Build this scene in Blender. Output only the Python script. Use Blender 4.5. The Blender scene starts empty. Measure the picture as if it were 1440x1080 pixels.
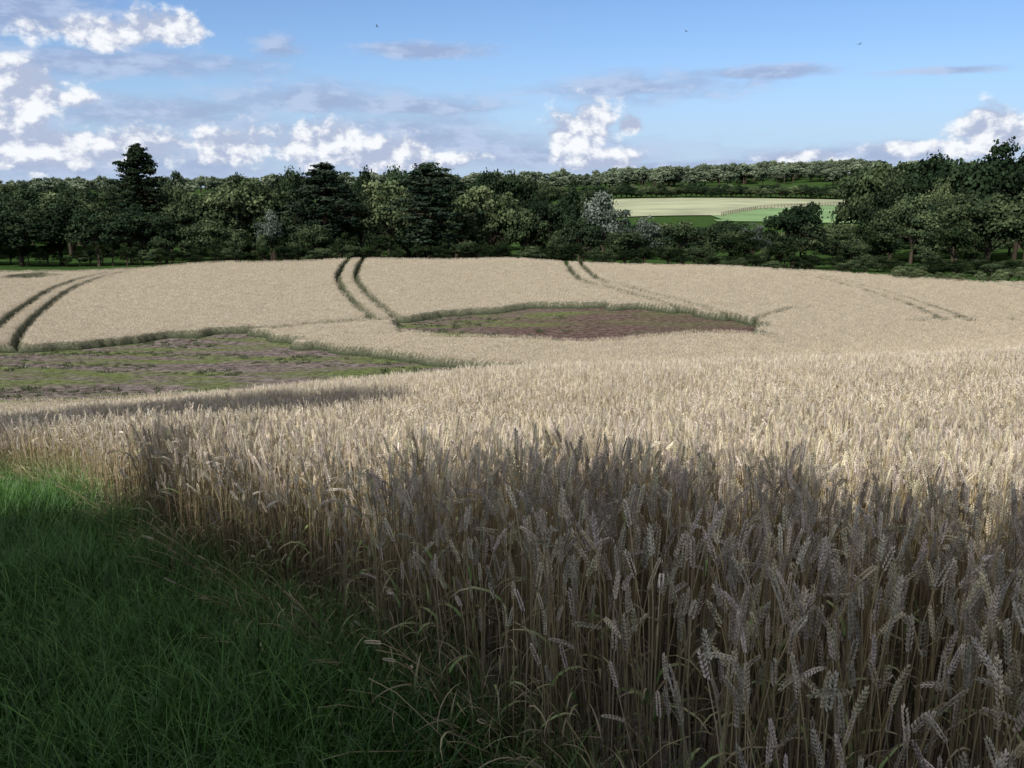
import bpy, math, numpy as np
from mathutils import Vector
rng = np.random.default_rng(11)
scene = bpy.context.scene
R = math.radians
# ------------------------------------------------------------------ image pixels to world positions, along camera rays
F = 1247.0; PITCH = R(12.4); EYE = 1.65
cp, sp = math.cos(PITCH), math.sin(PITCH)
def ray(px, py):
    a = (px-720)/F; b = (540-py)/F
    d = cp + b*sp
    return a/d, (-sp + b*cp)/d          # dX/dY , dZ/dY
def at(px, py, Y, drop=0.0):
    s, t = ray(px, py)
    return (s*Y, Y, EYE + t*Y - drop)
# ------------------------------------------------------------------ terrain
T = 0.78
ctrl = [(0,0,0),(-6,-6,-.15),(6,-6,.35),(-14,0,-1.2),(12,0,.2),(-20,-8,-1.6),(20,-8,.4),(-9,5,-1.3),
        (-.04,2.3,0),(-.97,3.7,-.33),(-2.1,5.2,-.62),(-4.2,8,-1.27),(-5.8,9.5,-1.65),(1.9,3.5,-.32)]
for px,py,Y,d in [(1440,620,6,T),(1440,560,9.5,T),(1440,500,16.5,T),(1080,510,18.5,T),(720,520,20,T),(720,600,9,T),(400,548,20,T),
                  (100,575,20,T),(100,612,12,T),(100,550,45,0),(100,562,38,T),(100,490,62,0),(650,520,50,0),(800,515,42,T),
                  (1440,482,42,T),(1200,472,60,T),(780,455,72,0),(800,434,80,0),(700,400,93,T),(520,362,115,T),(720,363,116,T),(50,381,107,T),
                  (1400,402,98,T),(1000,374,113,T),(1200,386,106,T),(100,430,82,T),(1300,440,76,T),(400,420,84,T),(300,367,113,T),
                  (100,377,128,0),(1400,392,118,0),(1300,302,325,0),(1100,300,325,0),(1100,282,420,0),(930,300,325,0),(930,281,420,0),(1300,286,420,0)]:
    ctrl.append(at(px,py,Y,d))
ctrl += [(-40,150,-10.5),(0,145,-10.5),(60,145,-11),(-80,220,-12),(0,220,-13),(90,220,-13),(-200,420,-6),(-60,420,-6),
         (-300,800,-1),(-60,800,3),(150,800,8),(260,800,14),(500,800,12),(-800,2500,5),(0,2500,10),(900,2500,15),
         (-110,90,-7),(110,90,-6),(-60,45,-7),(60,45,-4),(-35,18,-4.5),(35,18,-1.2),(-200,150,-9),(200,150,-7)]
ctrl = np.array(ctrl, float)
def warp(X, Y):
    Yc = np.maximum(Y, -8.0)
    u = X/(Yc+15.0)
    return 2.2*1.4*np.tanh(u/1.4), np.log(np.minimum(Yc,4000)+15.0)
cu, cv = warp(ctrl[:,0], ctrl[:,1]); n = len(ctrl)
def tps(r2): return 0.5*r2*np.log(r2+1e-9)
K = tps((cu[:,None]-cu)**2+(cv[:,None]-cv)**2) + 1e-4*np.eye(n)
P = np.stack([np.ones(n),cu,cv],1)
A = np.block([[K,P],[P.T,np.zeros((3,3))]])
sol = np.linalg.solve(A, np.concatenate([ctrl[:,2],np.zeros(3)]))
def H(X, Y):
    X = np.asarray(X,float); Y = np.asarray(Y,float); sh = X.shape
    u, v = warp(X.ravel(), Y.ravel())
    z = sol[n]+sol[n+1]*u+sol[n+2]*v
    for i in range(n):
        z += sol[i]*tps((u-cu[i])**2+(v-cv[i])**2)
    return z.reshape(sh)
def h1(x,y): return float(H(np.array([x]),np.array([y]))[0])
def pixel_hit(px, py, top=0.0, ymin=25.0):  # where the camera ray through an image pixel meets the terrain (raised by top)
    s, t = ray(px, py)
    Y = np.exp(np.linspace(math.log(ymin), math.log(900), 1500))
    below = EYE + t*Y < H(s*Y, Y)+top
    i = int(np.argmax(below)) if below.any() else -1
    return (s*Y[i], Y[i])
def vnoise(X, Y, seed=0, sc=1.0):
    X = np.asarray(X)*sc; Y = np.asarray(Y)*sc
    xi = np.floor(X).astype(np.int64); yi = np.floor(Y).astype(np.int64); fx = X-xi; fy = Y-yi
    fx = fx*fx*(3-2*fx); fy = fy*fy*(3-2*fy)
    def h(a,b):
        k = (a*374761393 + b*668265263 + seed*1442695041) & 0xffffffff
        k = ((k ^ (k>>13))*1274126177) & 0xffffffff
        return ((k ^ (k>>16)) & 0xffff)/65535.0
    return (h(xi,yi)*(1-fx)+h(xi+1,yi)*fx)*(1-fy)+(h(xi,yi+1)*(1-fx)+h(xi+1,yi+1)*fx)*fy
# near edge of wheat
BX = np.array([-40,-12,-5.8,-4.2,-2.1,-.97,-.41,0,1.2,4,10,30]); BY = np.array([22,13,9.5,8,5.2,3.65,2.8,2.15,.85,-1.6,-6,-20])
def edge_y(X): return np.interp(X, BX, BY) + .16*(vnoise(X,np.zeros_like(X),33,1.7)-.5)
FX = [-120,-70,-50,0,30,55,80,130]; FY = [100,107,110,119,116,105,99,92]
def far_y(X): return np.interp(X, FX, FY)
def inpoly(X, Y, poly):
    ins = np.zeros(X.shape, bool); m = len(poly)
    for i in range(m):
        x1,y1 = poly[i]; x2,y2 = poly[(i+1)%m]
        if y1 == y2: continue
        c = ((y1 > Y) != (y2 > Y)) & (X < (x2-x1)*(Y-y1)/(y2-y1)+x1)
        ins ^= c
    return ins
def dpath(X, Y, pts):
    d = np.full(X.shape, 1e9)
    for (x1,y1),(x2,y2) in zip(pts[:-1],pts[1:]):
        L = (x2-x1)**2+(y2-y1)**2+1e-9
        t = np.clip(((X-x1)*(x2-x1)+(Y-y1)*(y2-y1))/L,0,1)
        d = np.minimum(d, np.hypot(X-x1-t*(x2-x1), Y-y1-t*(y2-y1)))
    return d
def smooth_path(pts, k=12):
    p = np.array(pts); m = len(p); out = []
    for i in range(m-1):
        p0 = p[max(i-1,0)]; p1 = p[i]; p2 = p[i+1]; p3 = p[min(i+2,m-1)]
        for t in np.linspace(0,1,k,endpoint=False):
            out.append(.5*((2*p1)+(p2-p0)*t+(2*p0-5*p1+4*p2-p3)*t*t+(-p0+3*p1-3*p2+p3)*t**3))
    out.append(p[-1]); return np.array(out)
patch1 = [pixel_hit(x,y) for x,y in [(-250,512),(0,497),(80,492),(160,487),(240,477),(290,472),(372,473),(430,489),(550,505),(660,520),(745,525)]] + \
         [pixel_hit(x,y,T) for x,y in [(660,530),(500,541),(350,548),(230,553),(0,560),(-250,568)]]
patch2 = [pixel_hit(x,y) for x,y in [(556,457),(600,449),(730,436),(830,433),(940,438),(1010,451),(1085,462)]] + \
         [pixel_hit(x,y,T) for x,y in [(1075,468),(990,463),(900,471),(800,474),(690,472),(600,468),(552,460)]]
lane3 = [pixel_hit(x,y) for x,y in [(1285,460),(1350,457),(1420,459),(1520,457)]]
lane = [pixel_hit(x,y) for x,y in [(300,472),(380,469),(430,465),(500,460),(560,456)]]
lane2 = [pixel_hit(x,y) for x,y in [(1050,462),(1080,452),(1110,443),(1150,440)]]
trams = []
for pl in [[(170,383),(95,405),(45,438),(8,472),(0,492)], [(507,364),(489,385),(497,408),(520,432),(545,452)],
           [(790,366),(815,384),(870,406),(950,428),(1040,452)], [(1090,380),(1190,400),(1290,430),(1352,456)],
           [(1400,398),(1470,412),(1560,425)]]:
    c = smooth_path([pixel_hit(x,y,.4) for x,y in pl])
    d = np.gradient(c, axis=0); d /= np.linalg.norm(d,axis=1)[:,None]+1e-9
    nn = np.stack([-d[:,1], d[:,0]],1)
    trams += [c+nn*.95, c-nn*.95]
SPOT = pixel_hit(48,389,.4)
def crop_mask(X, Y, grow=0.0):
    X = np.asarray(X,float); Y = np.asarray(Y,float)
    wx = (vnoise(X,Y,1,.45)-.5)*2.0+(vnoise(X,Y,2,2.2)-.5)*.25
    wy = (vnoise(X,Y,3,.45)-.5)*2.0+(vnoise(X,Y,4,2.2)-.5)*.25
    Xw = X+wx; Yw = Y+wy
    m = (Yw < far_y(X)) & (Y > edge_y(X))
    for p in (patch1,patch2): m &= ~inpoly(Xw,Yw,p)
    for i,t in enumerate(trams):
        far = t[::3] if len(t) > 10 else t
        m &= dpath(X+.08*wx,Y+.08*wy,[tuple(q) for q in far]) > (.27 if i < 6 else .17)
    m &= dpath(X+.4*wx,Y+.4*wy,lane) > .6
    m &= dpath(X+.3*wx,Y+.3*wy,lane3) > .55
    m &= dpath(X,Y,lane2) > .17
    m &= ~((((Xw-SPOT[0])/3.)**2+((Yw-SPOT[1])/4.)**2) < 1)
    return m
# ------------------------------------------------------------------ mesh helpers
class MB:
    def __init__(s): s.v=[]; s.f=[]; s.c=[]; s.n=0
    def add(s, v, f, c):
        v = np.asarray(v,float); f = np.asarray(f,int); c = np.asarray(c,float)
        if c.ndim == 1: c = np.tile(c,(len(v),1))
        s.v.append(v); s.f += (f+s.n).tolist(); s.c.append(c[:,:3]); s.n += len(v)
    def build(s, name, mat, smooth=False):
        me = bpy.data.meshes.new(name)
        v = np.concatenate(s.v); c = np.concatenate(s.c)
        me.from_pydata(v.tolist(), [], s.f)
        at_ = me.color_attributes.new('Col','FLOAT_COLOR','POINT')
        at_.data.foreach_set('color', np.concatenate([c,np.ones((len(c),1))],1).astype(np.float32).ravel())
        me.materials.append(mat)
        if smooth: me.polygons.foreach_set('use_smooth',[True]*len(me.polygons))
        me.update(); return me
def nrm(v): return v/(np.linalg.norm(v)+1e-12)
def tube(mb, pts, rad, k, col):
    pts = np.asarray(pts,float); m = len(pts); vs = []
    col = np.asarray(col,float)
    for i in range(m):
        d = nrm(pts[min(i+1,m-1)]-pts[max(i-1,0)])
        a = nrm(np.cross(d,[.3,.9,.1] if abs(d[2])>.5 else [0,0,1])); b = np.cross(d,a)
        for j in range(k):
            t = 2*math.pi*j/k; vs.append(pts[i]+rad[i]*(math.cos(t)*a+math.sin(t)*b))
    fs = [(i*k+j,i*k+(j+1)%k,(i+1)*k+(j+1)%k,(i+1)*k+j) for i in range(m-1) for j in range(k)]
    mb.add(vs, fs, np.repeat(col,k,0) if col.ndim==2 else col)
def ribbon(mb, pts, w, side, col):
    pts = np.asarray(pts,float); m = len(pts); w = np.asarray(w)[:,None]
    v = np.concatenate([pts-side*w, pts+side*w])
    mb.add(v, [(i,i+1,m+i+1,m+i) for i in range(m-1)], np.concatenate([col,col]) if np.ndim(col)==2 else col)
SPF = {}
def spindle(mb, p, d, L, r, col, k=4, roll=0.0):
    d = nrm(d); a = nrm(np.cross(d,[.31,.2,.93])); b = np.cross(d,a)
    th = roll+2*math.pi*np.arange(k)/k; ring = np.cos(th)[:,None]*a+np.sin(th)[:,None]*b
    v = np.concatenate([[p], p+d*L*.3+r*ring, p+d*L*.65+r*.8*ring, [p+d*L]])
    if k not in SPF:
        SPF[k] = [(0,1+(j+1)%k,1+j) for j in range(k)]+[(1+k+j,1+k+(j+1)%k,1+2*k) for j in range(k)]+[(1+j,1+(j+1)%k,1+k+(j+1)%k,1+k+j) for j in range(k)]
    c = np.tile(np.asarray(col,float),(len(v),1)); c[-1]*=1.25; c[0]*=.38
    off = mb.n; mb.v.append(v); mb.c.append(c); mb.f += [tuple(i+off for i in f) for f in SPF[k]]; mb.n += len(v)
EAR = np.array([.66,.58,.45]); STR = np.array([.46,.37,.22]); DRY = np.array([.43,.355,.225]); GRN = np.array([.12,.20,.06])
def stalk(mb, x, y, Hh, az, lean, nod, det, z0=0.0, leaves=2, green=.1, leafy=1.0, ear=True, scol=None, er=1.0):
    u = np.array([math.cos(az),math.sin(az),0]); up = np.array([0,0,1.])
    m = 7 if det else 4
    t0 = z0/Hh; ts = np.linspace(t0,1,m); p = np.array([x,y,z0]); pts=[p]; tint = rng.uniform(.50,1.2)*np.array([1,rng.uniform(.94,1.03),rng.uniform(.85,1.08)])
    ang = lambda t: lean + nod*max(0,(t-.78)/.22)**1.5
    for i in range(1,m):
        a = ang(.5*(ts[i]+ts[i-1])); p = p+(ts[i]-ts[i-1])*Hh*(math.sin(a)*u+math.cos(a)*up); pts.append(p)
    r0 = .0024 if det else .0026
    base = STR if scol is None else np.asarray(scol)
    sc = [base*tint*(.26+.74*t) for t in ts]  # stem colour darkens downward: shade between stalks put into the colour
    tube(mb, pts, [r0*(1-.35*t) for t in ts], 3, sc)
    L = rng.uniform(.06,.09); a = ang(1.0)
    side = nrm(np.array([rng.normal(),rng.normal(),rng.normal()*.3]))
    if not ear: pass
    elif det:
        NN = int(L/.0048); p = pts[-1]
        for i in range(NN):
            t = i/(NN-1); a2 = a + nod*.35*t
            d = math.sin(a2)*u+math.cos(a2)*up
            s = nrm(side - d*np.dot(side,d)); w = np.cross(d,s)
            sg = 1 if i%2 else -1; wd = .0042*(math.sin(math.pi*(.15+.75*t)))**.6
            for q in (-1,1):
                dd = nrm(d+s*sg*.42+w*q*.22)
                spindle(mb, p+s*sg*wd*.55+w*q*wd*.4, dd, .0125, .0024, EAR*tint*rng.uniform(.65,1.15), 3, i)
            p = p + d*(L/NN)
        spindle(mb,p,d,.012,.0024,EAR*tint,3)
    else:
        d = math.sin(a+nod*.2)*u+math.cos(a+nod*.2)*up; p = pts[-1]
        s = nrm(side-d*np.dot(side,d))
        for i in range(5):
            sg = 1 if i%2 else -1
            spindle(mb, p+d*L*i/5.+s*sg*.003, nrm(d+s*sg*.25), L*.32, .0056*(1-.08*i)*er, EAR*tint*rng.uniform(.70,1.15), 3, i)
    for k in range(leaves):
        if rng.random() > leafy: continue
        h0 = rng.uniform(.15,.8) if z0 == 0 else rng.uniform(max(t0,.5),.85)
        ii = min(int((h0-t0)/(1-t0)*(m-1)),m-2); b = np.asarray(pts[ii]); az2 = rng.uniform(0,6.28)
        uu = np.array([math.cos(az2),math.sin(az2),0]); LL = rng.uniform(.10,.24); g = rng.random() < green
        e0 = rng.uniform(.15,.7); dr = rng.uniform(1.0,2.6); q = b; pp=[q]; S = 5 if det else 3
        for j in range(1,S+1):
            e = e0+dr*(j/S)**1.3; q = q+LL/S*(math.sin(e)*uu+math.cos(e)*up); pp.append(q)
        sd = nrm(np.cross(uu,up)+uu*rng.normal()*.2+up*rng.normal()*.5)
        w = [ (.0058 if g else .0030)*(1-(j/S)**2*.95)*rng.uniform(.8,1.2) for j in range(S+1)]
        c = (GRN*rng.uniform(.8,1.8) if g else DRY*rng.uniform(.22,.9))
        cc = np.array([c*(1-j/S)+(DRY*1.0 if g else c)*(j/S) for j in range(S+1)])
        ribbon(mb, pp, w, sd, cc)
# ------------------------------------------------------------------ materials
def nodes(mat):
    mat.use_nodes = True; nt = mat.node_tree; nt.nodes.clear(); return nt
def N(nt, t, **kw):
    nd = nt.nodes.new(t)
    for k,v in kw.items(): setattr(nd,k,v)
    return nd
def plant_mat(name, rough=.7, trans=.2, var=.25):
    m = bpy.data.materials.new(name); nt = nodes(m); L = nt.links.new
    o = N(nt,'ShaderNodeOutputMaterial'); a = N(nt,'ShaderNodeAttribute',attribute_name='Col')
    oi = N(nt,'ShaderNodeObjectInfo'); mr = N(nt,'ShaderNodeMapRange'); mr.inputs['To Min'].default_value = (1-var); mr.inputs['To Max'].default_value = (1+var)
    L(oi.outputs['Random'], mr.inputs['Value'])
    vm = N(nt,'ShaderNodeVectorMath',operation='SCALE'); L(a.outputs['Color'],vm.inputs[0]); L(mr.outputs[0],vm.inputs['Scale'])
    p = N(nt,'ShaderNodeBsdfDiffuse'); p.inputs['Roughness'].default_value = 0
    L(vm.outputs[0], p.inputs['Color']); last = p.outputs[0]
    if rough < .65:
        g = N(nt,'ShaderNodeBsdfGlossy'); g.inputs['Roughness'].default_value = rough; g.inputs['Color'].default_value=(.9,.9,.85,1)
        mg = N(nt,'ShaderNodeMixShader'); mg.inputs[0].default_value=.04; L(last,mg.inputs[1]); L(g.outputs[0],mg.inputs[2]); last = mg.outputs[0]
    if trans > 0:
        t = N(nt,'ShaderNodeBsdfTranslucent'); L(vm.outputs[0], t.inputs['Color'])
        mx = N(nt,'ShaderNodeMixShader'); mx.inputs[0].default_value = trans
        L(last,mx.inputs[1]); L(t.outputs[0],mx.inputs[2]); last = mx.outputs[0]
    L(last,o.inputs['Surface'])
    return m
M_wheat = plant_mat('ripe_wheat',.7,0,.10)
M_grass = plant_mat('grass_blades',.45,.15,.25)
M_leaf = plant_mat('tree_foliage',.7,.12,.26)
def simple(name, col, rough=.8):
    m = bpy.data.materials.new(name); nt = nodes(m); o = N(nt,'ShaderNodeOutputMaterial'); p = N(nt,'ShaderNodeBsdfPrincipled')
    nz = N(nt,'ShaderNodeTexNoise'); nz.inputs['Scale'].default_value=6; nz.inputs['Detail'].default_value=5
    cr = N(nt,'ShaderNodeValToRGB'); cr.color_ramp.elements[0].position=.3; cr.color_ramp.elements[1].position=.7
    cr.color_ramp.elements[0].color=(*[c*.7 for c in col],1); cr.color_ramp.elements[1].color=(*[c*1.25 for c in col],1)
    nt.links.new(nz.outputs['Fac'],cr.inputs[0]); nt.links.new(cr.outputs[0],p.inputs['Base Color']); p.inputs['Roughness'].default_value=rough
    nt.links.new(p.outputs[0],o.inputs[0]); return m
def ground_mat():
    m = bpy.data.materials.new('ground_earth_and_grass'); nt = nodes(m); L = nt.links.new
    o = N(nt,'ShaderNodeOutputMaterial'); p = N(nt,'ShaderNodeBsdfDiffuse')
    geo = N(nt,'ShaderNodeNewGeometry')
    def noise(sc, det, rough=.55, st=(1,1,1), off=0):
        mp = N(nt,'ShaderNodeMapping'); mp.inputs['Scale'].default_value = st; mp.inputs['Location'].default_value=(off,off,0)
        L(geo.outputs['Position'],mp.inputs['Vector']); z = N(nt,'ShaderNodeTexNoise'); z.inputs['Scale'].default_value=sc; z.inputs['Detail'].default_value=det; z.inputs['Roughness'].default_value=rough
        L(mp.outputs[0],z.inputs['Vector']); return z.outputs['Fac']
    def ramp(s, stops):
        c = N(nt,'ShaderNodeValToRGB'); e = c.color_ramp.elements
        while len(e) < len(stops): e.new(.5)
        for i,(q,col) in enumerate(stops): e[i].position=q; e[i].color=(*col,1)
        L(s,c.inputs[0]); return c.outputs[0]
    def mix(f,a,b):
        x = N(nt,'ShaderNodeMix',data_type='RGBA'); L(f,x.inputs[0]); L(a,x.inputs[6]); L(b,x.inputs[7]); return x.outputs[2]
    soil = ramp(noise(2.2,8,.8), [(.38,(.050,.037,.031)),(.5,(.155,.123,.109)),(.62,(.30,.248,.215))])
    red = ramp(noise(2.4,8,.8,off=4), [(.38,(.040,.026,.022)),(.5,(.115,.078,.064)),(.62,(.21,.152,.128))])
    a2 = N(nt,'ShaderNodeAttribute',attribute_name='redsoil'); soil = mix(a2.outputs['Fac'],soil,red)
    weed = ramp(noise(3.0,6,.75,off=9), [(.36,(.04,.055,.02)),(.64,(.21,.24,.09))])
    wm = ramp(noise(.20,8,.74,st=(.5,1.6,1),off=31), [(.48,(0,0,0)),(.57,(1,1,1))])
    a3 = N(nt,'ShaderNodeAttribute',attribute_name='weedy'); wmm = N(nt,'ShaderNodeMath',operation='MULTIPLY'); L(wm,wmm.inputs[0]); L(a3.outputs['Fac'],wmm.inputs[1])
    fld = mix(wmm.outputs[0], soil, weed)
    grass = ramp(noise(1.2,6,.65,off=3), [(.3,(.018,.045,.012)),(.7,(.06,.10,.028))])
    at_ = N(nt,'ShaderNodeAttribute',attribute_name='grassy')
    L(mix(at_.outputs['Fac'], fld, grass), p.inputs['Color'])
    b = N(nt,'ShaderNodeBump'); b.inputs['Strength'].default_value=.9; b.inputs['Distance'].default_value=.16
    L(noise(4,6,.75),b.inputs['Height']); L(b.outputs[0],p.inputs['Normal']); L(p.outputs[0],o.inputs[0]); return m
def canopy_mat():
    m = bpy.data.materials.new('wheat_canopy'); nt = nodes(m); L = nt.links.new
    o = N(nt,'ShaderNodeOutputMaterial'); p = N(nt,'ShaderNodeBsdfDiffuse')
    geo = N(nt,'ShaderNodeNewGeometry'); z = N(nt,'ShaderNodeTexNoise'); z.inputs['Scale'].default_value=7; z.inputs['Detail'].default_value=5; z.inputs['Roughness'].default_value=.8
    L(geo.outputs['Position'],z.inputs['Vector'])
    c = N(nt,'ShaderNodeValToRGB'); c.color_ramp.elements[0].position=.38; c.color_ramp.elements[1].position=.62
    c.color_ramp.elements[0].color=(.11,.092,.06,1); c.color_ramp.elements[1].color=(.50,.435,.325,1); L(z.outputs['Fac'],c.inputs[0])
    a = N(nt,'ShaderNodeAttribute',attribute_name='edge')
    mx = N(nt,'ShaderNodeMix',data_type='RGBA'); L(a.outputs['Fac'],mx.inputs[0]); L(c.outputs[0],mx.inputs[6]); mx.inputs[7].default_value=(.025,.038,.017,1)
    L(mx.outputs[2],p.inputs['Color'])
    L(p.outputs[0],o.inputs[0]); return m
# ------------------------------------------------------------------ ground sheet
def grid_mesh(name, X, Y, Z, mat, attrs, keep=None, wrap=False):
    r,c = X.shape; idx = np.arange(r*c).reshape(r,c)
    if wrap: nx = np.roll(idx,-1,axis=1); q = np.stack([idx[:-1],nx[:-1],nx[1:],idx[1:]],-1).reshape(-1,4)
    else: q = np.stack([idx[:-1,:-1],idx[:-1,1:],idx[1:,1:],idx[1:,:-1]],-1).reshape(-1,4)
    if keep is not None: q = q[keep.ravel()[q].any(1)]
    used = np.unique(q); rem = np.full(r*c,-1); rem[used]=np.arange(len(used)); q = rem[q]
    v = np.stack([X.ravel(),Y.ravel(),Z.ravel()],1)[used]
    me = bpy.data.meshes.new(name); me.vertices.add(len(v)); me.vertices.foreach_set('co',v.astype(np.float32).ravel())
    me.loops.add(q.size); me.loops.foreach_set('vertex_index',q.ravel().astype(np.int32))
    me.polygons.add(len(q)); me.polygons.foreach_set('loop_start',np.arange(0,q.size,4,dtype=np.int32))
    me.polygons.foreach_set('use_smooth',np.ones(len(q),bool)); me.update(calc_edges=True); me.validate()
    for k,a in attrs.items():
        t = me.attributes.new(k,'FLOAT','POINT'); t.data.foreach_set('value',a.ravel()[used].astype(np.float32))
    me.materials.append(mat); ob = bpy.data.objects.new(name,me); scene.collection.objects.link(ob); return ob
rad = np.exp(np.linspace(math.log(.4),math.log(7000),300)); th = np.linspace(0,2*math.pi,800,endpoint=False)
RR,TH = np.meshgrid(rad,th,indexing='ij'); GX = RR*np.sin(TH); GY = RR*np.cos(TH); GZ = H(GX,GY)
gr = ((GY > far_y(GX)) | (GY < edge_y(GX)-.05)).astype(float)
p2c = np.mean(patch2,axis=0)
redm = np.clip(1.6-np.hypot((GX-p2c[0]-6)/16,(GY-p2c[1])/14),0,1)
weedm = np.clip(1.25-.9*np.clip(1.5-np.hypot((GX-p2c[0]-8)/12,(GY-p2c[1])/10),0,1),0,1)
M_ground = ground_mat()
grid_mesh('ground',GX,GY,GZ+0.03*(vnoise(GX,GY,9,2.5)-.5)*(RR<150),M_ground,{'grassy':gr,'redsoil':redm,'weedy':weedm},wrap=True)
gx = np.arange(-82,82.01,.25); gy = np.arange(11,122,.25)
CX,CY = np.meshgrid(gx,gy); cm = crop_mask(CX,CY)
ero = cm.copy()
for dx,dy in ((1,0),(-1,0),(0,1),(0,-1)): ero &= np.roll(np.roll(cm,dx,1),dy,0)
hh = np.where(cm,.62+.08*(vnoise(CX,CY,5,1.7)-.5)+.08*(vnoise(CX,CY,6,3.9)-.5),-.05)
hh = np.where(cm & ~ero, hh*.85, hh)
hh = np.where(cm & (CY < 26), hh*.62-(CY<16)*.15, hh)
edge = np.where(cm, np.where(ero,0,.6), 1.0)
grid_mesh('wheat_crop_canopy',CX,CY,H(CX,CY)+hh,canopy_mat(),{'edge':edge},keep=cm)
# ------------------------------------------------------------------ scatter
def protos(prefix, meshes):
    col = bpy.data.collections.new(prefix)
    for i,me in enumerate(meshes):
        ob = bpy.data.objects.new(f'{prefix}_{i:02d}',me); col.objects.link(ob)
    return col
def scatter(name, pts, rots, scl, idx, col):
    me = bpy.data.meshes.new(name); k = len(pts); me.vertices.add(k); me.vertices.foreach_set('co',np.asarray(pts,np.float32).ravel())
    a = me.attributes.new('rot','FLOAT_VECTOR','POINT'); a.data.foreach_set('vector',np.asarray(rots,np.float32).ravel())
    scl = np.asarray(scl,np.float32)
    if scl.ndim == 1: scl = np.repeat(scl[:,None],3,1)
    a = me.attributes.new('scl','FLOAT_VECTOR','POINT'); a.data.foreach_set('vector',scl.ravel())
    a = me.attributes.new('idx','INT','POINT'); a.data.foreach_set('value',np.asarray(idx,np.int32))
    ob = bpy.data.objects.new(name,me); scene.collection.objects.link(ob)
    g = bpy.data.node_groups.new(name,'GeometryNodeTree')
    g.interface.new_socket('Geometry',in_out='INPUT',socket_type='NodeSocketGeometry'); g.interface.new_socket('Geometry',in_out='OUTPUT',socket_type='NodeSocketGeometry')
    gi = g.nodes.new('NodeGroupInput'); go = g.nodes.new('NodeGroupOutput'); ip = g.nodes.new('GeometryNodeInstanceOnPoints')
    ci = g.nodes.new('GeometryNodeCollectionInfo'); ci.inputs['Collection'].default_value = col; ci.inputs['Separate Children'].default_value=True; ci.inputs['Reset Children'].default_value=True
    def na(nm,ty):
        q = g.nodes.new('GeometryNodeInputNamedAttribute'); q.data_type=ty; q.inputs['Name'].default_value=nm
        return [s for s in q.outputs if s.enabled and s.name=='Attribute'][0]
    L = g.links.new; L(gi.outputs[0],ip.inputs['Points']); L(ci.outputs[0],ip.inputs['Instance']); ip.inputs['Pick Instance'].default_value=True
    L(na('idx','INT'),ip.inputs['Instance Index']); L(na('rot','FLOAT_VECTOR'),ip.inputs['Rotation']); L(na('scl','FLOAT_VECTOR'),ip.inputs['Scale'])
    L(ip.outputs[0],go.inputs[0]); md = ob.modifiers.new('scatter','NODES'); md.node_group=g; return ob
def rot3(m, s=.05): return np.stack([rng.normal(0,s,m),rng.normal(0,s,m),rng.uniform(0,6.28,m)],1)
def in_view(X, Y, m=1.5): return np.abs(X) < .62*Y+m
YN = 8.0
def nodang(): return abs(rng.normal(.08,.22)) if rng.random() < .88 else rng.uniform(.5,1.5)
def tileN(nst, size, z0=0.0, lf=1, g=.18, l0=.10):
    mb = MB()
    for _ in range(nst): stalk(mb,rng.uniform(-size,size),rng.uniform(-size,size),rng.uniform(.56,.80),rng.uniform(0,6.28),rng.uniform(0,l0),nodang(),True,z0=z0,leaves=lf,green=g,leafy=.8)
    return mb
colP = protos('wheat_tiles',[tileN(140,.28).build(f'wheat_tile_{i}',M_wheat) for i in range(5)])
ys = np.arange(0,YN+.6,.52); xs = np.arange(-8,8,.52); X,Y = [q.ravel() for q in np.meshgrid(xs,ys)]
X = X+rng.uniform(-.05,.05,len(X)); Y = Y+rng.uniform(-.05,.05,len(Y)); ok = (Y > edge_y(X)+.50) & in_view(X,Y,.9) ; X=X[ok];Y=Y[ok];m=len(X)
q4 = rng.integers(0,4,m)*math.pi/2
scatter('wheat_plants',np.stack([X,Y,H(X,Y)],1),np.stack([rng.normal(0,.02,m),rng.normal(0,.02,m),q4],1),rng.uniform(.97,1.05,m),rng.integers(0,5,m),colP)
def rimtile(seed_):
    mb = MB()
    for _ in range(10):
        r_ = rng.random(); stalk(mb,rng.uniform(-.09,.09),rng.uniform(-.09,.09),rng.uniform(.5,.80),rng.uniform(0,6.28),abs(rng.normal(0,.10)),nodang(),True,leaves=3 if r_<.3 else 1,green=.6 if r_<.3 else .25,leafy=.8,ear=r_>.10)
    return mb
colR = protos('wheat_rim',[rimtile(i).build(f'wheat_rim_{i}',M_wheat) for i in range(9)])
ys = np.arange(0,13,.155); xs = np.arange(-8,6,.155); X,Y = [q.ravel() for q in np.meshgrid(xs,ys)]
X = X+rng.uniform(-.05,.05,len(X)); Y = Y+rng.uniform(-.05,.05,len(Y)); de = Y-edge_y(X); ok = (de > .04) & (de < .72) & in_view(X,Y,1.2); X=X[ok];Y=Y[ok];de=de[ok];m=len(X); print('rim',m)
scatter('wheat_margin_plants',np.stack([X,Y,H(X,Y)],1),rot3(m,.05),rng.uniform(.88,1.05,m)*np.where(de<.2,rng.uniform(.8,1.0,m),1),rng.integers(0,9,m),colR)
protoN = []
for i in range(4):
    mb = MB(); stalk(mb,0,0,rng.uniform(.66,.80),0,rng.uniform(.0,.08),nodang(),True,leaves=3,green=.25,leafy=.8); protoN.append(mb.build(f'wheat_stalk_{i}',M_wheat))
for i in range(6):
    mb = MB(); stalk(mb,0,0,rng.uniform(.4,.7),0,.1,.5,True,leaves=2,green=.35,leafy=1,ear=False); protoN.append(mb.build(f'straw_{i}',M_wheat))
colN = protos('wheat_stalks',protoN)
k = 1900; X = rng.uniform(-8,2.5,k); Y = edge_y(X)+rng.normal(.06,.11,k); tilt = rng.uniform(.5,1.5,k); dirz = rng.normal(math.pi*1.25,1.0,k)
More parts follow.
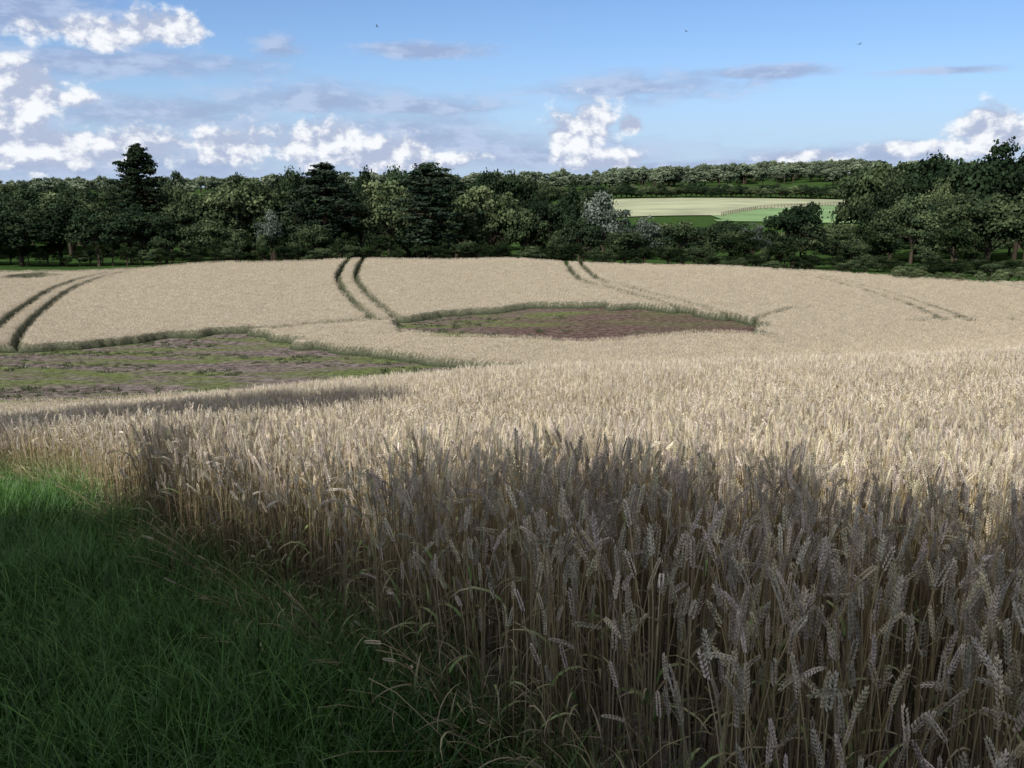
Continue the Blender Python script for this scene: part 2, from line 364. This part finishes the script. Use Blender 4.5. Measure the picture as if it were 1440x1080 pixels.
scatter('fallen_wheat_straw',np.stack([X,Y,H(X,Y)+.02],1),np.stack([rng.normal(0,.1,k),tilt,dirz],1),rng.uniform(.4,.85,k),np.where((rng.random(k)<.12)&(tilt<.9),rng.integers(0,4,k),rng.integers(4,10,k)),colN)
def clump(nst, size, z0, leaves=1, er=1.0, scol=None, ear=True):
    mb = MB()
    for _ in range(nst):
        stalk(mb,rng.uniform(-size,size),rng.uniform(-size,size),rng.uniform(.60,.82),rng.uniform(0,6.28),rng.uniform(0,.10),nodang(),False,z0=z0,leaves=leaves,green=.05,leafy=.5,er=er,scol=scol,ear=ear)
    return mb
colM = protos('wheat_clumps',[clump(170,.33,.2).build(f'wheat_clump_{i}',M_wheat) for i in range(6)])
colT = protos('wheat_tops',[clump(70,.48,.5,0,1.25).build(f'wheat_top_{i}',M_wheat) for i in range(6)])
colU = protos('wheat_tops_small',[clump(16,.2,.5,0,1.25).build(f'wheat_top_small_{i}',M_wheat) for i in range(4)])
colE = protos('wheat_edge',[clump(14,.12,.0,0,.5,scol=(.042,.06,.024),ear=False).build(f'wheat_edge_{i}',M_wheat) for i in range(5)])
def lattice(y0,y1,st,xm,j=.5):
    ys = np.arange(y0,y1,st); xs = np.arange(-xm,xm,st); A_,B_ = np.meshgrid(xs,ys); A_=A_.ravel(); B_=B_.ravel()
    A_ = A_+rng.uniform(-j,j,len(A_))*st; B_ = B_+rng.uniform(-j,j,len(B_))*st
    ok = in_view(A_,B_,2.5) ; return A_[ok],B_[ok]
X,Y = lattice(YN+.45,26,.58,20,.2); ok = (Y > edge_y(X)+.4); X=X[ok];Y=Y[ok]; m=len(X)
scatter('wheat_clumps_slope',np.stack([X,Y,H(X,Y)],1),rot3(m),rng.uniform(.94,1.06,m),rng.integers(0,6,m),colM)
X,Y = lattice(26,119,.9,78,.3)
big = crop_mask(X,Y)
for r_ in (.35,.6):
    for a_ in np.arange(8)*math.pi/4: big &= crop_mask(X+r_*math.cos(a_),Y+r_*math.sin(a_))
Xb,Yb=X[big],Y[big]; m=len(Xb); print('far clumps',m)
scatter('wheat_ears_far_field',np.stack([Xb,Yb,H(Xb,Yb)],1),rot3(m),rng.uniform(.96,1.03,m),rng.integers(0,6,m),colT)
Xs = X[~big]; Ys = Y[~big]; XX=[];YY=[]
for ox in (-.3,0,.3):
    for oy in (-.3,0,.3): XX.append(Xs+ox); YY.append(Ys+oy)
X=np.concatenate(XX);Y=np.concatenate(YY); X=X+rng.uniform(-.08,.08,len(X)); ok=crop_mask(X,Y)&crop_mask(X+.18,Y)&crop_mask(X-.18,Y)&crop_mask(X,Y-.22); X=X[ok];Y=Y[ok];m=len(X)
scatter('wheat_ears_by_tracks',np.stack([X,Y,H(X,Y)],1),rot3(m),rng.uniform(.95,1.02,m),rng.integers(0,4,m),colU)
ii = np.argwhere(cm & ~ero & (CY < 112) & (CY > 30)); X = CX[ii[:,0],ii[:,1]]; Y = CY[ii[:,0],ii[:,1]]; ok = in_view(X,Y,2.5); X=X[ok];Y=Y[ok]; m=len(X); print('edge',m)
X = X+rng.uniform(-.1,.1,m); Y=Y+rng.uniform(-.1,.1,m)
scatter('wheat_edge_plants',np.stack([X,Y,H(X,Y)],1),rot3(m,.12),rng.uniform(.6,.88,m),rng.integers(0,5,m),colE)
# ------------------------------------------------------------------ grass strip
def grass_clump(nb, rad_, h0, h1, c0, c1, w=.0022):
    mb = MB()
    for _ in range(nb):
        r_ = rad_*math.sqrt(rng.random()); a = rng.uniform(0,6.28); b = np.array([r_*math.cos(a),r_*math.sin(a),0]); az = rng.uniform(0,6.28)
        u = np.array([math.cos(az),math.sin(az),0]); L_ = rng.uniform(h0,h1); e0 = rng.uniform(0,.35); dr = rng.uniform(.3,1.7); q=b; pp=[q]
        for j in range(1,5):
            e = e0+dr*(j/4)**1.6; q = q+L_/4*(math.sin(e)*u+math.cos(e)*np.array([0,0,1.])); pp.append(q)
        f = rng.random()**2; c = np.array(c0)*(1-f)+np.array(c1)*f
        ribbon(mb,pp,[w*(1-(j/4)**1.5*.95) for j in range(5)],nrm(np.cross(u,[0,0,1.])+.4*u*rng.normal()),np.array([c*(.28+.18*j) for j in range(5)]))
    return mb
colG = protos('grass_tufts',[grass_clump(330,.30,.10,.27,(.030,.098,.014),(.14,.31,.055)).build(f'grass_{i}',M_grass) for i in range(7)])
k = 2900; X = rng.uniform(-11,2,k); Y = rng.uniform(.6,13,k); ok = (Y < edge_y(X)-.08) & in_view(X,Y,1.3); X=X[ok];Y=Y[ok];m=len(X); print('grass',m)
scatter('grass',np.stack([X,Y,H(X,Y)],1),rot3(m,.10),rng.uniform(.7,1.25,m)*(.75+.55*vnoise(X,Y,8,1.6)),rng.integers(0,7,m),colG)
colW = protos('margin_grass_tufts',[grass_clump(26,.07,.25,.6,(.12,.22,.05),(.52,.48,.24),.003).build(f'margin_grass_{i}',M_grass) for i in range(5)]+[grass_clump(14,.06,.22,.5,(.06,.16,.03),(.20,.34,.09),.0045).build(f'margin_green_{i}',M_grass) for i in range(3)])
k = 860; X = np.concatenate([rng.uniform(-9,1.2,k//2),rng.uniform(-9,-3.8,k//4),rng.uniform(-4,1.5,k//4)]); k=len(X); Y = edge_y(X)+rng.normal(.08,.16,k)
scatter('field_margin_grass',np.stack([X,Y,H(X,Y)],1),rot3(k,.3),rng.uniform(.5,1.0,k)*np.where(X<-3.5,1.1,.75),np.where(rng.random(k)<np.where(X<-3.5,.3,.6),rng.integers(5,8,k),rng.integers(0,5,k)),colW)
colV = protos('weed_tufts',[grass_clump(30,.30,.08,.26,(.045,.07,.022),(.19,.21,.09),.025).build(f'weed_{i}',M_grass) for i in range(4)])
k = 16000; X = rng.uniform(-50,40,k); Y = rng.uniform(36,95,k); inp = (inpoly(X,Y,patch1)|(inpoly(X,Y,patch2)&(X<p2c[0]))) & (vnoise(X*.6,Y*1.6,21,.25)*.6+vnoise(X,Y,22,.9)*.4 > .57)
X=X[inp];Y=Y[inp];m=len(X)
scatter('weeds',np.stack([X,Y,H(X,Y)-.02],1),rot3(m,0),rng.uniform(.4,1.0,m),rng.integers(0,4,m),colV)
# ------------------------------------------------------------------ trees
def leaf_cards(mb, P_, Nn, size, col):
    k = len(P_); r_ = rng.normal(size=(k,3)); Nn = Nn/(np.linalg.norm(Nn,axis=1)[:,None]+1e-9)
    a = np.cross(Nn,r_); a /= np.linalg.norm(a,axis=1)[:,None]+1e-9; b = np.cross(Nn,a); s = (size*rng.uniform(.6,1.3,k))[:,None]
    v = np.stack([P_-a*s*.5-b*s*.3, P_+a*s*.35-b*s*.5, P_+a*s*.6+b*s*.35, P_-a*s*.2+b*s*.55],1).reshape(-1,3)
    mb.add(v, np.arange(k*4).reshape(k,4), np.repeat(col,4,0))
BARK = np.array([.07,.055,.04])
def broadleaf(seed, c0, c1, lobes=46, per=190, leaf=.30, low=.12, w=10., h=10., jag=1.0):
    global rng; sv = rng; rng = np.random.default_rng(seed); mb = MB()
    cz = h*(low+1)/2; rz = h*(1-low)/2; R0 = w/2
    tube(mb,[(0,0,-.6),(.05,0,h*.2),(.1,.05,h*.45),(0,.1,h*.7)],[.32,.24,.16,.07],7,BARK)
    ax = rng.uniform(.8,1.15,6)
    for i in range(lobes):
        d = rng.normal(size=3); d /= np.linalg.norm(d); 
        if d[2] < -.55: d[2]*=-.6
        rr = rng.uniform(.45,.95) if i > lobes*.2 else rng.uniform(.1,.5)
        sect = ax[int((math.atan2(d[1],d[0])+math.pi)/6.2832*5.99)]
        lr = rng.uniform(.06,.15)*w
        c = np.array([d[0]*rr*R0*sect*.9, d[1]*rr*R0*sect*.9, cz+d[2]*rr*rz*rng.uniform(.8,1.1)]);  c[2] = min(c[2],h-lr*.75)
        if i%2 == 0:
            b = np.array([0,0,rng.uniform(.2,.45)*h]); mid = b*.5+c*.5+np.array([0,0,-.2]); tube(mb,[b,mid,c],[.11,.07,.03],5,BARK)
        k = int(per*(lr/(.11*w))**2); n_ = rng.normal(size=(k,3)); n_ /= np.linalg.norm(n_,axis=1)[:,None]; n_[:,2] = np.where(n_[:,2]<-.5,-n_[:,2]*.8,n_[:,2])
        q = rng.uniform(.45,1.2,k)[:,None]; lump = 1+.25*np.sin(n_[:,[0]]*5+i)*np.cos(n_[:,[1]]*6+i)
        P_ = c+n_*q*lump*lr*np.array([1.15,1.15,rng.uniform(.7,1.0)])
        f = rng.random(); base = np.array(c0)*(1-f)+np.array(c1)*f
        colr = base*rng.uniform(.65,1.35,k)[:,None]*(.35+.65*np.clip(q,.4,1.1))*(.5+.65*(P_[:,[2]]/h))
        leaf_cards(mb,P_,n_+rng.normal(size=(k,3))*.55,leaf,colr)
    me = mb.build(f'tree_{seed}',M_leaf); rng = sv; return me
def pine(seed, c0, c1, h=14., w=9., low=.22, leaf=.26, dome=.8, nb=70):
    global rng; sv = rng; rng = np.random.default_rng(seed); mb = MB()
    tube(mb,[(0,0,-.6),(.1,0,h*.3),(.0,.1,h*.65),(0,0,h*.97)],[.34,.26,.16,.04],7,np.array([.14,.09,.065]))
    for i in range(nb):
        t = (i+rng.random())/nb; z = h*(low+(1-low)*t); R_ = w/2*(1-t**2.2)**.6*(min(1,.55+t*1.6))**dome*rng.uniform(.55,1.1)
        az = i*2.4+rng.normal()*.3; u = np.array([math.cos(az),math.sin(az),0]); tip = u*R_+np.array([0,0,z+R_*.12])
        tube(mb,[(0,0,z-.2),u*R_*.5+np.array([0,0,z-.1]),tip],[.07,.045,.02],4,np.array([.08,.055,.04]))
        for j in range(4):
            c = tip*(1-.24*j)+np.array([0,0,z*.24*j])+rng.normal(size=3)*.25; lr = rng.uniform(.5,.9)*(1-.08*j)
            k = 46; n_ = rng.normal(size=(k,3)); n_/=np.linalg.norm(n_,axis=1)[:,None]; P_ = c+n_*rng.uniform(.4,1.1,k)[:,None]*lr*np.array([1.2,1.2,.38])
            f = rng.random(); base = np.array(c0)*(1-f)+np.array(c1)*f
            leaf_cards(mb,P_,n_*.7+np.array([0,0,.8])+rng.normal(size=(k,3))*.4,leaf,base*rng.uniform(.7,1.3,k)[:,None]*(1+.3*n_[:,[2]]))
    me = mb.build(f'pine_{seed}',M_leaf); rng = sv; return me
DK=((.015,.028,.014),(.040,.058,.029)); MD=((.028,.044,.023),(.078,.103,.047)); LT=((.060,.083,.038),(.15,.18,.085)); SV=((.065,.085,.062),(.15,.175,.135)); FR=((.085,.115,.07),(.18,.21,.13)); HB=((.010,.019,.009),(.036,.05,.020))  # FR: far leaves paled, distance haze put into their colour
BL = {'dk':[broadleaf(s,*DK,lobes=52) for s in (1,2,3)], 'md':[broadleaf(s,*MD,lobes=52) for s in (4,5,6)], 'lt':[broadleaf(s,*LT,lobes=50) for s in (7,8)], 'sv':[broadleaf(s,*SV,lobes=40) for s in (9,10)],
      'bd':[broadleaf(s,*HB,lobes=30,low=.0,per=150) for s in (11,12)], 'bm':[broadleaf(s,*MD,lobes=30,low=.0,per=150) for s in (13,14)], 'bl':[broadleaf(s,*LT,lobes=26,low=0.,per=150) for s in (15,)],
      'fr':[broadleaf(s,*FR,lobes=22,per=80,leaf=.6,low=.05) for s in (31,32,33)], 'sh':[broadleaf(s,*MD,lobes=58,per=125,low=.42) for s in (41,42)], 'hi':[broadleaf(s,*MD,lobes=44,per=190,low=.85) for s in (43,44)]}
PN = [pine(s,(.015,.027,.017),(.036,.050,.030)) for s in (21,22)]; PD = [pine(23,(.013,.024,.013),(.030,.043,.022),low=.12,dome=.3,nb=110,w=10.)]
NM = {'dk':'oak_tree','md':'oak_tree','lt':'ash_tree','sv':'willow_tree','bd':'hawthorn_bush','bm':'hawthorn_bush','bl':'elder_bush','pn':'pine_tree','pd':'pine_tree'}
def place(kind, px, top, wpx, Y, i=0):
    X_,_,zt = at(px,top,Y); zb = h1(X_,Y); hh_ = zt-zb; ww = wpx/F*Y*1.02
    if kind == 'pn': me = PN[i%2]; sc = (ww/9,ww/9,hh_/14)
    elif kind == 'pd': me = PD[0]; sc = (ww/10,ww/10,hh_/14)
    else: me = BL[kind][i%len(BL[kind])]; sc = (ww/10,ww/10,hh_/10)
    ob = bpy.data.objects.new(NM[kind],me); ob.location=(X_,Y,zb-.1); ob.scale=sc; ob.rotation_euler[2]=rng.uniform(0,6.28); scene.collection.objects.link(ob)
L_ = [('md',-40,285,130,134),('dk',22,290,110,132),('dk',78,284,105,136),('dk',132,292,95,133),('pd',191,207,92,156),('dk',178,286,85,138),('md',247,240,60,190),('dk',228,296,70,140),
 ('md',270,266,100,148),('lt',325,252,120,150),('md',380,260,100,152),('md',300,304,90,138),('sv',378,296,46,136),('dk',405,231,60,190),('dk',420,282,80,150),('pn',452,232,118,142),('md',440,312,60,134),
 ('md',505,268,70,150),('lt',545,254,95,144),('dk',572,229,90,185),('pn',603,231,120,136),('dk',655,276,70,150),('lt',690,262,110,146),('md',740,284,70,144),('dk',690,236,90,180),('dk',735,236,80,182),('dk',785,266,90,146),('md',810,250,60,180),
 ('sv',850,270,84,144),('sv',908,302,60,142),('dk',815,300,70,136),('md',880,322,70,134),('bm',960,302,80,140),('md',1005,312,80,144),('bd',1050,320,80,138),('sv',1062,312,46,150),('dk',1121,281,88,134),
 ('bm',1180,317,70,140),('bd',1215,308,80,146),('bm',1250,296,80,150),('md',1200,334,50,132),('md',1240,214,110,185),('dk',1300,211,125,190),('dk',1262,244,100,180),('dk',1390,197,130,175),('dk',1445,205,110,172),('md',1350,264,80,165),('md',1400,260,120,136),('md',1455,256,120,132),
 ('bm',1310,300,80,140),('bd',1350,304,80,132),('lt',1325,247,60,180),('md',1290,266,80,170),('bd',1100,334,60,128),('bd',-90,270,150,150),('md',1530,240,150,150),('dk',500,234,60,192),('dk',30,262,90,190),('dk',110,258,80,200),('dk',350,244,70,195),('dk',640,242,60,190)]
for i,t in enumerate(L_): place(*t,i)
hb = protos('hedge_bushes',BL['bd']+BL['bm']+BL['bl']+BL['dk'][:1]+BL['md'][:1])
pts=[];scl=[];ix=[]
for px in np.arange(-150,1600,20):
    for row in range(2):
        Y = (128 if row==0 else 134)+rng.uniform(-3,3); Y = Y-8*max(0,(px-1000)/440)
        if px < 190 and row == 0: continue
        X_ = ray(px,360)[0]*Y+rng.uniform(-1.5,1.5); h_ = rng.uniform(.14,.40)*(1.3 if row else 1)*(.75 if px>1000 else 1); pts.append((X_,Y,h1(X_,Y)-.1)); w_=rng.uniform(.25,.5); scl.append((w_,w_,h_)); ix.append(rng.choice([0,1,0,1,2,3]))
for px in np.arange(1265,1560,14):
    Y=109+rng.uniform(-3,3); X_=ray(px,390)[0]*Y; pts.append((X_,Y,h1(X_,Y)-.1)); w_=rng.uniform(.12,.28); scl.append((w_,w_,w_*.85)); ix.append(4)
k=len(pts); scatter('hedgerow',pts,rot3(k,0),scl,ix,hb)
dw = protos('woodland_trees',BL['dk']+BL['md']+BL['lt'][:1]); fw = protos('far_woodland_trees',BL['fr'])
def wood(name, items, lo=6, hi=11, wlo=.8, whi=1.4, col=dw, nk=7):
    pts=np.array(items); k=len(pts); z=H(pts[:,0],pts[:,1]); s_=rng.uniform(wlo,whi,k); hgt=rng.uniform(lo,hi,k)/10
    scatter(name,np.stack([pts[:,0],pts[:,1],z-.3],1),rot3(k,0),np.stack([s_,s_,hgt],1),rng.integers(0,nk,k),col)
it=[]
for Y0,Y1,p0,p1,cnt in [(160,225,-200,860,110),(160,250,1230,1700,50),(160,215,880,1230,26)]:
    for _ in range(cnt):
        Y=rng.uniform(Y0,Y1); px=rng.uniform(p0,p1); it.append((ray(px,300)[0]*Y,Y))
wood('background_woodland',[q for q in it if not (q[0]/q[1] > .11 and q[0]/q[1] < .42)],6,12.5)
wood('valley_woodland',[q for q in it if (q[0]/q[1] > .11 and q[0]/q[1] < .42)],5,7.5)
it=[(ray(px,275)[0]*Y,Y) for px in np.arange(790,1240,7) for Y in (436+rng.uniform(-4,4),446+rng.uniform(-4,4))]
wood('far_hedge',it,4,7.5,.5,.9)
it=[]
for _ in range(560):
    Y=rng.uniform(560,1000); px=rng.uniform(-150,1600); it.append((ray(px,260)[0]*Y,Y))
for _ in range(200):
    Y=rng.uniform(600,900); px=rng.uniform(860,1230); it.append((ray(px,260)[0]*Y,Y))
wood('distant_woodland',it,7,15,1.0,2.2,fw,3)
it=[]
for _ in range(110):
    Y=rng.uniform(260,480); px=rng.uniform(-200,780); it.append((ray(px,260)[0]*Y,Y))
wood('hillside_woodland',it,6,11,1.0,1.7)
def sheet(name, poly, off, col, step):
    p=np.array(poly); xs=np.arange(p[:,0].min()-step,p[:,0].max()+step,step); ys=np.arange(p[:,1].min()-step,p[:,1].max()+step,step)
    A_,B_=np.meshgrid(xs,ys); kp=inpoly(A_,B_,poly); grid_mesh(name,A_,B_,H(A_,B_)+off,simple(name,col),{},keep=kp)
def far_pts(l): return [(ray(px,290)[0]*Y,Y) for px,Y in l]
sheet('stubble_field',far_pts([(860,310),(1010,312),(1060,345),(1170,385),(1190,430),(860,430)]),.35,(.33,.34,.19),3)
sheet('pasture_field',far_pts([(1020,290),(1340,290),(1340,350),(1190,380),(1170,382),(1065,340),(1010,308)]),.30,(.16,.26,.085),3)
sheet('hay_field',far_pts([(1180,388),(1340,355),(1340,430),(1200,430)]),.32,(.29,.33,.16),3)
M_wood = simple('weathered_wood',(.16,.11,.08))
def fence(a, b, name='wooden_fence'):
    mb=MB(); p0=np.array(a); p1=np.array(b); Ln=np.linalg.norm(p1-p0); k=int(Ln/2.4)
    P_=[p0+(p1-p0)*i/k for i in range(k+1)]; Q=[np.array([q[0],q[1],h1(q[0],q[1])+.3]) for q in P_]
    for q in Q: tube(mb,[q-[0,0,.3],q+[0,0,1.35]],[.09,.08],4,np.array([.16,.11,.08]))
    for q1,q2 in zip(Q[:-1],Q[1:]):
        for zz in (.45,.85,1.2): tube(mb,[q1+[0,0,zz],q2+[0,0,zz]],[.06,.06],4,np.array([.16,.11,.08]))
    ob=bpy.data.objects.new(name,mb.build(name,M_wood)); scene.collection.objects.link(ob)
f=far_pts([(1015,306),(1065,342),(1180,386),(1215,395),(1345,352)])
for a,b in zip(f[:-1],f[1:]): fence(a,b)
# ------------------------------------------------------------------ sun & trees behind the viewpoint that shade the near ground
EL=R(41); hz=nrm(np.array([-.52,-.85])); SUN=np.array([hz[0]*math.cos(EL),hz[1]*math.cos(EL),math.sin(EL)])
def shade_tree(tx, ty, hc, w, h, kind='sh', i=0):
    tz=h1(tx,ty)+.75; c=np.array([tx,ty])+hz*hc/math.tan(EL); zb=h1(c[0],c[1])
    top=tz+hc+h/2; Ht=top-zb
    me=BL[kind][i%len(BL[kind])]; ob=bpy.data.objects.new('oak_tree',me); ob.location=(c[0],c[1],zb-.1); ob.scale=(w/10,w/10,Ht/10); ob.rotation_euler[2]=i*1.3; scene.collection.objects.link(ob)
for i,(tx,ty,hc,w,h) in enumerate([(-9.4,2.2,8.5,8,6),(-5.8,.9,8.2,8.5,6),(-1.9,-.5,8.5,8.8,6),(1.8,-1.9,8.5,8.8,6),(5.4,-3.0,8.5,8.8,6),(9,-3.6,8.5,8.8,6),(-.5,1.2,8.0,5.5,4),(3.6,-.9,8.0,6,4),(-3.8,2.6,8.0,5,4)]): shade_tree(tx,ty,hc,w,h,'sh',i)
for i,(px,py,w) in enumerate([(-40,590,5),(90,590,5.5),(220,587,5.5),(345,581,4.5)]):
    tx,ty = pixel_hit(px,py,.75,6.0); print('band',tx,ty); shade_tree(tx,ty,14,w,2.2,'hi',i)
sd=bpy.data.lights.new('sun','SUN'); sd.energy=4.9; sd.angle=R(.53); sd.color=(1,.97,.92); so=bpy.data.objects.new('sun',sd); scene.collection.objects.link(so)
so.rotation_euler=Vector((-SUN[0],-SUN[1],-SUN[2])).to_track_quat('-Z','Y').to_euler(); so.location=(0,0,60)
# ------------------------------------------------------------------ birds
M_bird=simple('bird_feathers',(.03,.03,.03))
for px,py,Y,b in [(965,44,110,.2),(1209,62,85,-.3),(530,37,120,.5)]:
    mb=MB(); tube(mb,[(0,-.16,0),(0,-.08,.0),(0,.05,.01),(0,.13,.02),(0,.19,.02)],[.01,.035,.045,.028,.006],6,BARK)
    for sg in (-1,1):
        w1=[(0,-.03,.02),(0,.06,.02),(sg*.16,.07,.08),(sg*.16,-.04,.07),(sg*.33,-.02,.05)]
        mb.add(w1[:4],[(0,1,2,3)],BARK); mb.add(w1[2:],[(0,1,2)],BARK)
    mb.add([(0,-.14,0),(-.05,-.24,0),(.05,-.24,0)],[(0,1,2)],BARK)
    ob=bpy.data.objects.new('bird',mb.build('bird',M_bird)); ob.location=at(px,py,Y); ob.rotation_euler=(0,b,b*3); scene.collection.objects.link(ob)
# ------------------------------------------------------------------ world
w=bpy.data.worlds.new('World'); scene.world=w; w.use_nodes=True; nt=w.node_tree; nt.nodes.clear(); LK=nt.links.new
w.cycles.sampling_method='NONE'
out=N(nt,'ShaderNodeOutputWorld'); bg=N(nt,'ShaderNodeBackground'); bg.inputs['Strength'].default_value=.115; LK(bg.outputs[0],out.inputs[0])
sky=N(nt,'ShaderNodeTexSky',sky_type='NISHITA'); sky.sun_disc=False; sky.sun_elevation=EL; sky.sun_rotation=math.atan2(hz[0],hz[1]); sky.air_density=1.0; sky.dust_density=.4; sky.ozone_density=2.0
tc=N(nt,'ShaderNodeTexCoord'); sx=N(nt,'ShaderNodeSeparateXYZ'); LK(tc.outputs['Generated'],sx.inputs[0])
def Mt(op,a,b=None,c=None,clamp=False):
    q=N(nt,'ShaderNodeMath',operation=op); q.use_clamp=clamp
    for i,v in enumerate((a,b,c)):
        if v is None: continue
        if isinstance(v,(int,float)): q.inputs[i].default_value=v
        else: LK(v,q.inputs[i])
    return q.outputs[0]
def VM(op,a,b=None,c=None,out_='Vector'):
    q=N(nt,'ShaderNodeVectorMath',operation=op)
    for i,v in enumerate((a,b,c)):
        if v is None: continue
        if isinstance(v,tuple): q.inputs[i].default_value=v
        else: LK(v,q.inputs[i])
    return q.outputs[out_]
def sstep(v,lo,hi):
    q=N(nt,'ShaderNodeMapRange',interpolation_type='SMOOTHSTEP'); LK(v,q.inputs[0]); q.inputs[1].default_value=lo; q.inputs[2].default_value=hi; return q.outputs[0]
az=Mt('MULTIPLY',Mt('ARCTAN2',sx.outputs[0],sx.outputs[1]),F); el=Mt('MULTIPLY',Mt('ARCSINE',sx.outputs[2]),F)
cb=N(nt,'ShaderNodeCombineXYZ'); LK(az,cb.inputs[0]); LK(el,cb.inputs[1]); PV=cb.outputs[0]
def ang(px,py):
    s_,t_=ray(px,py); return math.atan(s_)*F, math.atan(t_/math.sqrt(1+s_*s_))*F
def noise(vec,scale,det=7,rough=.6,off=(0,0,0)):
    v=VM('MULTIPLY_ADD',vec,scale,off); z=N(nt,'ShaderNodeTexNoise'); z.noise_dimensions='2D'; z.inputs['Scale'].default_value=1; z.inputs['Detail'].default_value=det; z.inputs['Roughness'].default_value=rough; LK(v,z.inputs['Vector']); return z.outputs['Fac']
def ellipses(vec,lst):
    r_=None
    for px,py,rx,ry in lst:
        cx,cy=ang(px,py); q=VM('LENGTH',VM('MULTIPLY_ADD',vec,(1/rx,1/ry,0),(-cx/rx,-cy/ry,0)),out_='Value'); r_=q if r_ is None else Mt('MINIMUM',r_,q)
    return Mt('SUBTRACT',1.0,r_)
CU=[(140,44,120,22),(225,40,60,26),(35,126,75,36),(95,140,40,14),(0,180,60,44),(60,210,120,32),(195,205,80,28),(330,206,60,30),(455,205,85,38),(535,217,100,32),(600,228,80,18),
    (825,174,46,42),(800,190,44,26),(888,176,24,15),(835,224,90,18),(1385,178,52,28),(1420,192,60,22),(1320,210,100,12),(1130,220,70,10),(-120,190,120,50),(1600,170,120,40)]
GR=[(50,14,140,40),(120,84,230,22),(388,68,40,20),(440,140,170,26),(590,150,160,18),(880,120,190,22),(1060,103,120,10),(1330,99,85,6),(600,72,90,12),(570,192,280,44),(250,160,190,26),(800,218,200,30),(1250,218,240,18),(120,225,280,34),(1000,235,300,14)]
n1=noise(PV,(1/50,1/36,0),6,.58,(7.7,3.1,0)); n1b=noise(VM('ADD',PV,(-8,12,0)),(1/50,1/36,0),4,.58,(7.7,3.1,0))
m1=ellipses(PV,CU)
d1=Mt('ADD',m1,Mt('MULTIPLY',Mt('SUBTRACT',n1,.5),1.8))
den1=sstep(d1,-.06,.46)
lit=sstep(Mt('ADD',Mt('SUBTRACT',n1,n1b),Mt('MULTIPLY',Mt('SUBTRACT',n1,.5),.35)),-.12,.18)
n2=noise(PV,(1/150,1/34,0),6,.6,(3.3,7.1,0)); n3=noise(PV,(1/60,1/22,0),5,.6,(13.3,1.1,0))
m2=ellipses(PV,GR)
den2=Mt('MULTIPLY',sstep(Mt('ADD',m2,Mt('MULTIPLY',Mt('SUBTRACT',Mt('ADD',Mt('MULTIPLY',n2,.6),Mt('MULTIPLY',n3,.4)),.5),2.8)),-.2,.8),.78)
n4=noise(VM('MULTIPLY_ADD',tc.outputs['Generated'],(1,1,0),(0,0,0)),(3.0,3.0,0),4,.6,(2.1,5.2,0))
hi_=sstep(sx.outputs[2],.24,.34); bk=sstep(Mt('MULTIPLY',sx.outputs[1],-1.0),-.6,-.2); anyw=Mt('MAXIMUM',hi_,bk)
den3=Mt('MULTIPLY',sstep(n4,.42,.58),anyw)  # unseen clouds overhead and behind, added to brighten and whiten the shade
def mixc(f,a,b):
    x=N(nt,'ShaderNodeMix',data_type='RGBA')
    if isinstance(f,float): x.inputs[0].default_value=f
    else: LK(f,x.inputs[0])
    for s_,v in ((6,a),(7,b)):
        if isinstance(v,tuple): x.inputs[s_].default_value=(*v,1)
        else: LK(v,x.inputs[s_])
    return x.outputs[2]
tint=N(nt,'ShaderNodeMix',data_type='RGBA',blend_type='MULTIPLY'); tint.inputs[0].default_value=1; LK(sky.outputs[0],tint.inputs[6]); tint.inputs[7].default_value=(.76,.90,1.14,1)
hz_=Mt('MULTIPLY',Mt('SUBTRACT',1.0,sstep(sx.outputs[2],-.02,.16)),.8)
c=mixc(hz_,tint.outputs[2],(3.7,4.9,7.2))
c=mixc(den2,c,mixc(sstep(n3,.4,.65),(3.0,3.7,5.5),(4.4,5.2,7.0)))
c=mixc(den1,c,mixc(lit,(4.0,4.6,6.1),(8.2,8.4,8.7)))
c=mixc(den3,c,(7.6,7.4,7.1))
LK(c,bg.inputs[0])
# ------------------------------------------------------------------ camera
cd=bpy.data.cameras.new('camera'); cd.sensor_width=36; cd.lens=F/1440*36; cd.clip_start=.05; cd.clip_end=12000
co=bpy.data.objects.new('camera',cd); co.location=(0,0,EYE); co.rotation_euler=(math.pi/2-PITCH,0,0); scene.collection.objects.link(co); scene.camera=co
scene.view_settings.view_transform='Standard'; scene.view_settings.look='None'; scene.view_settings.exposure=0
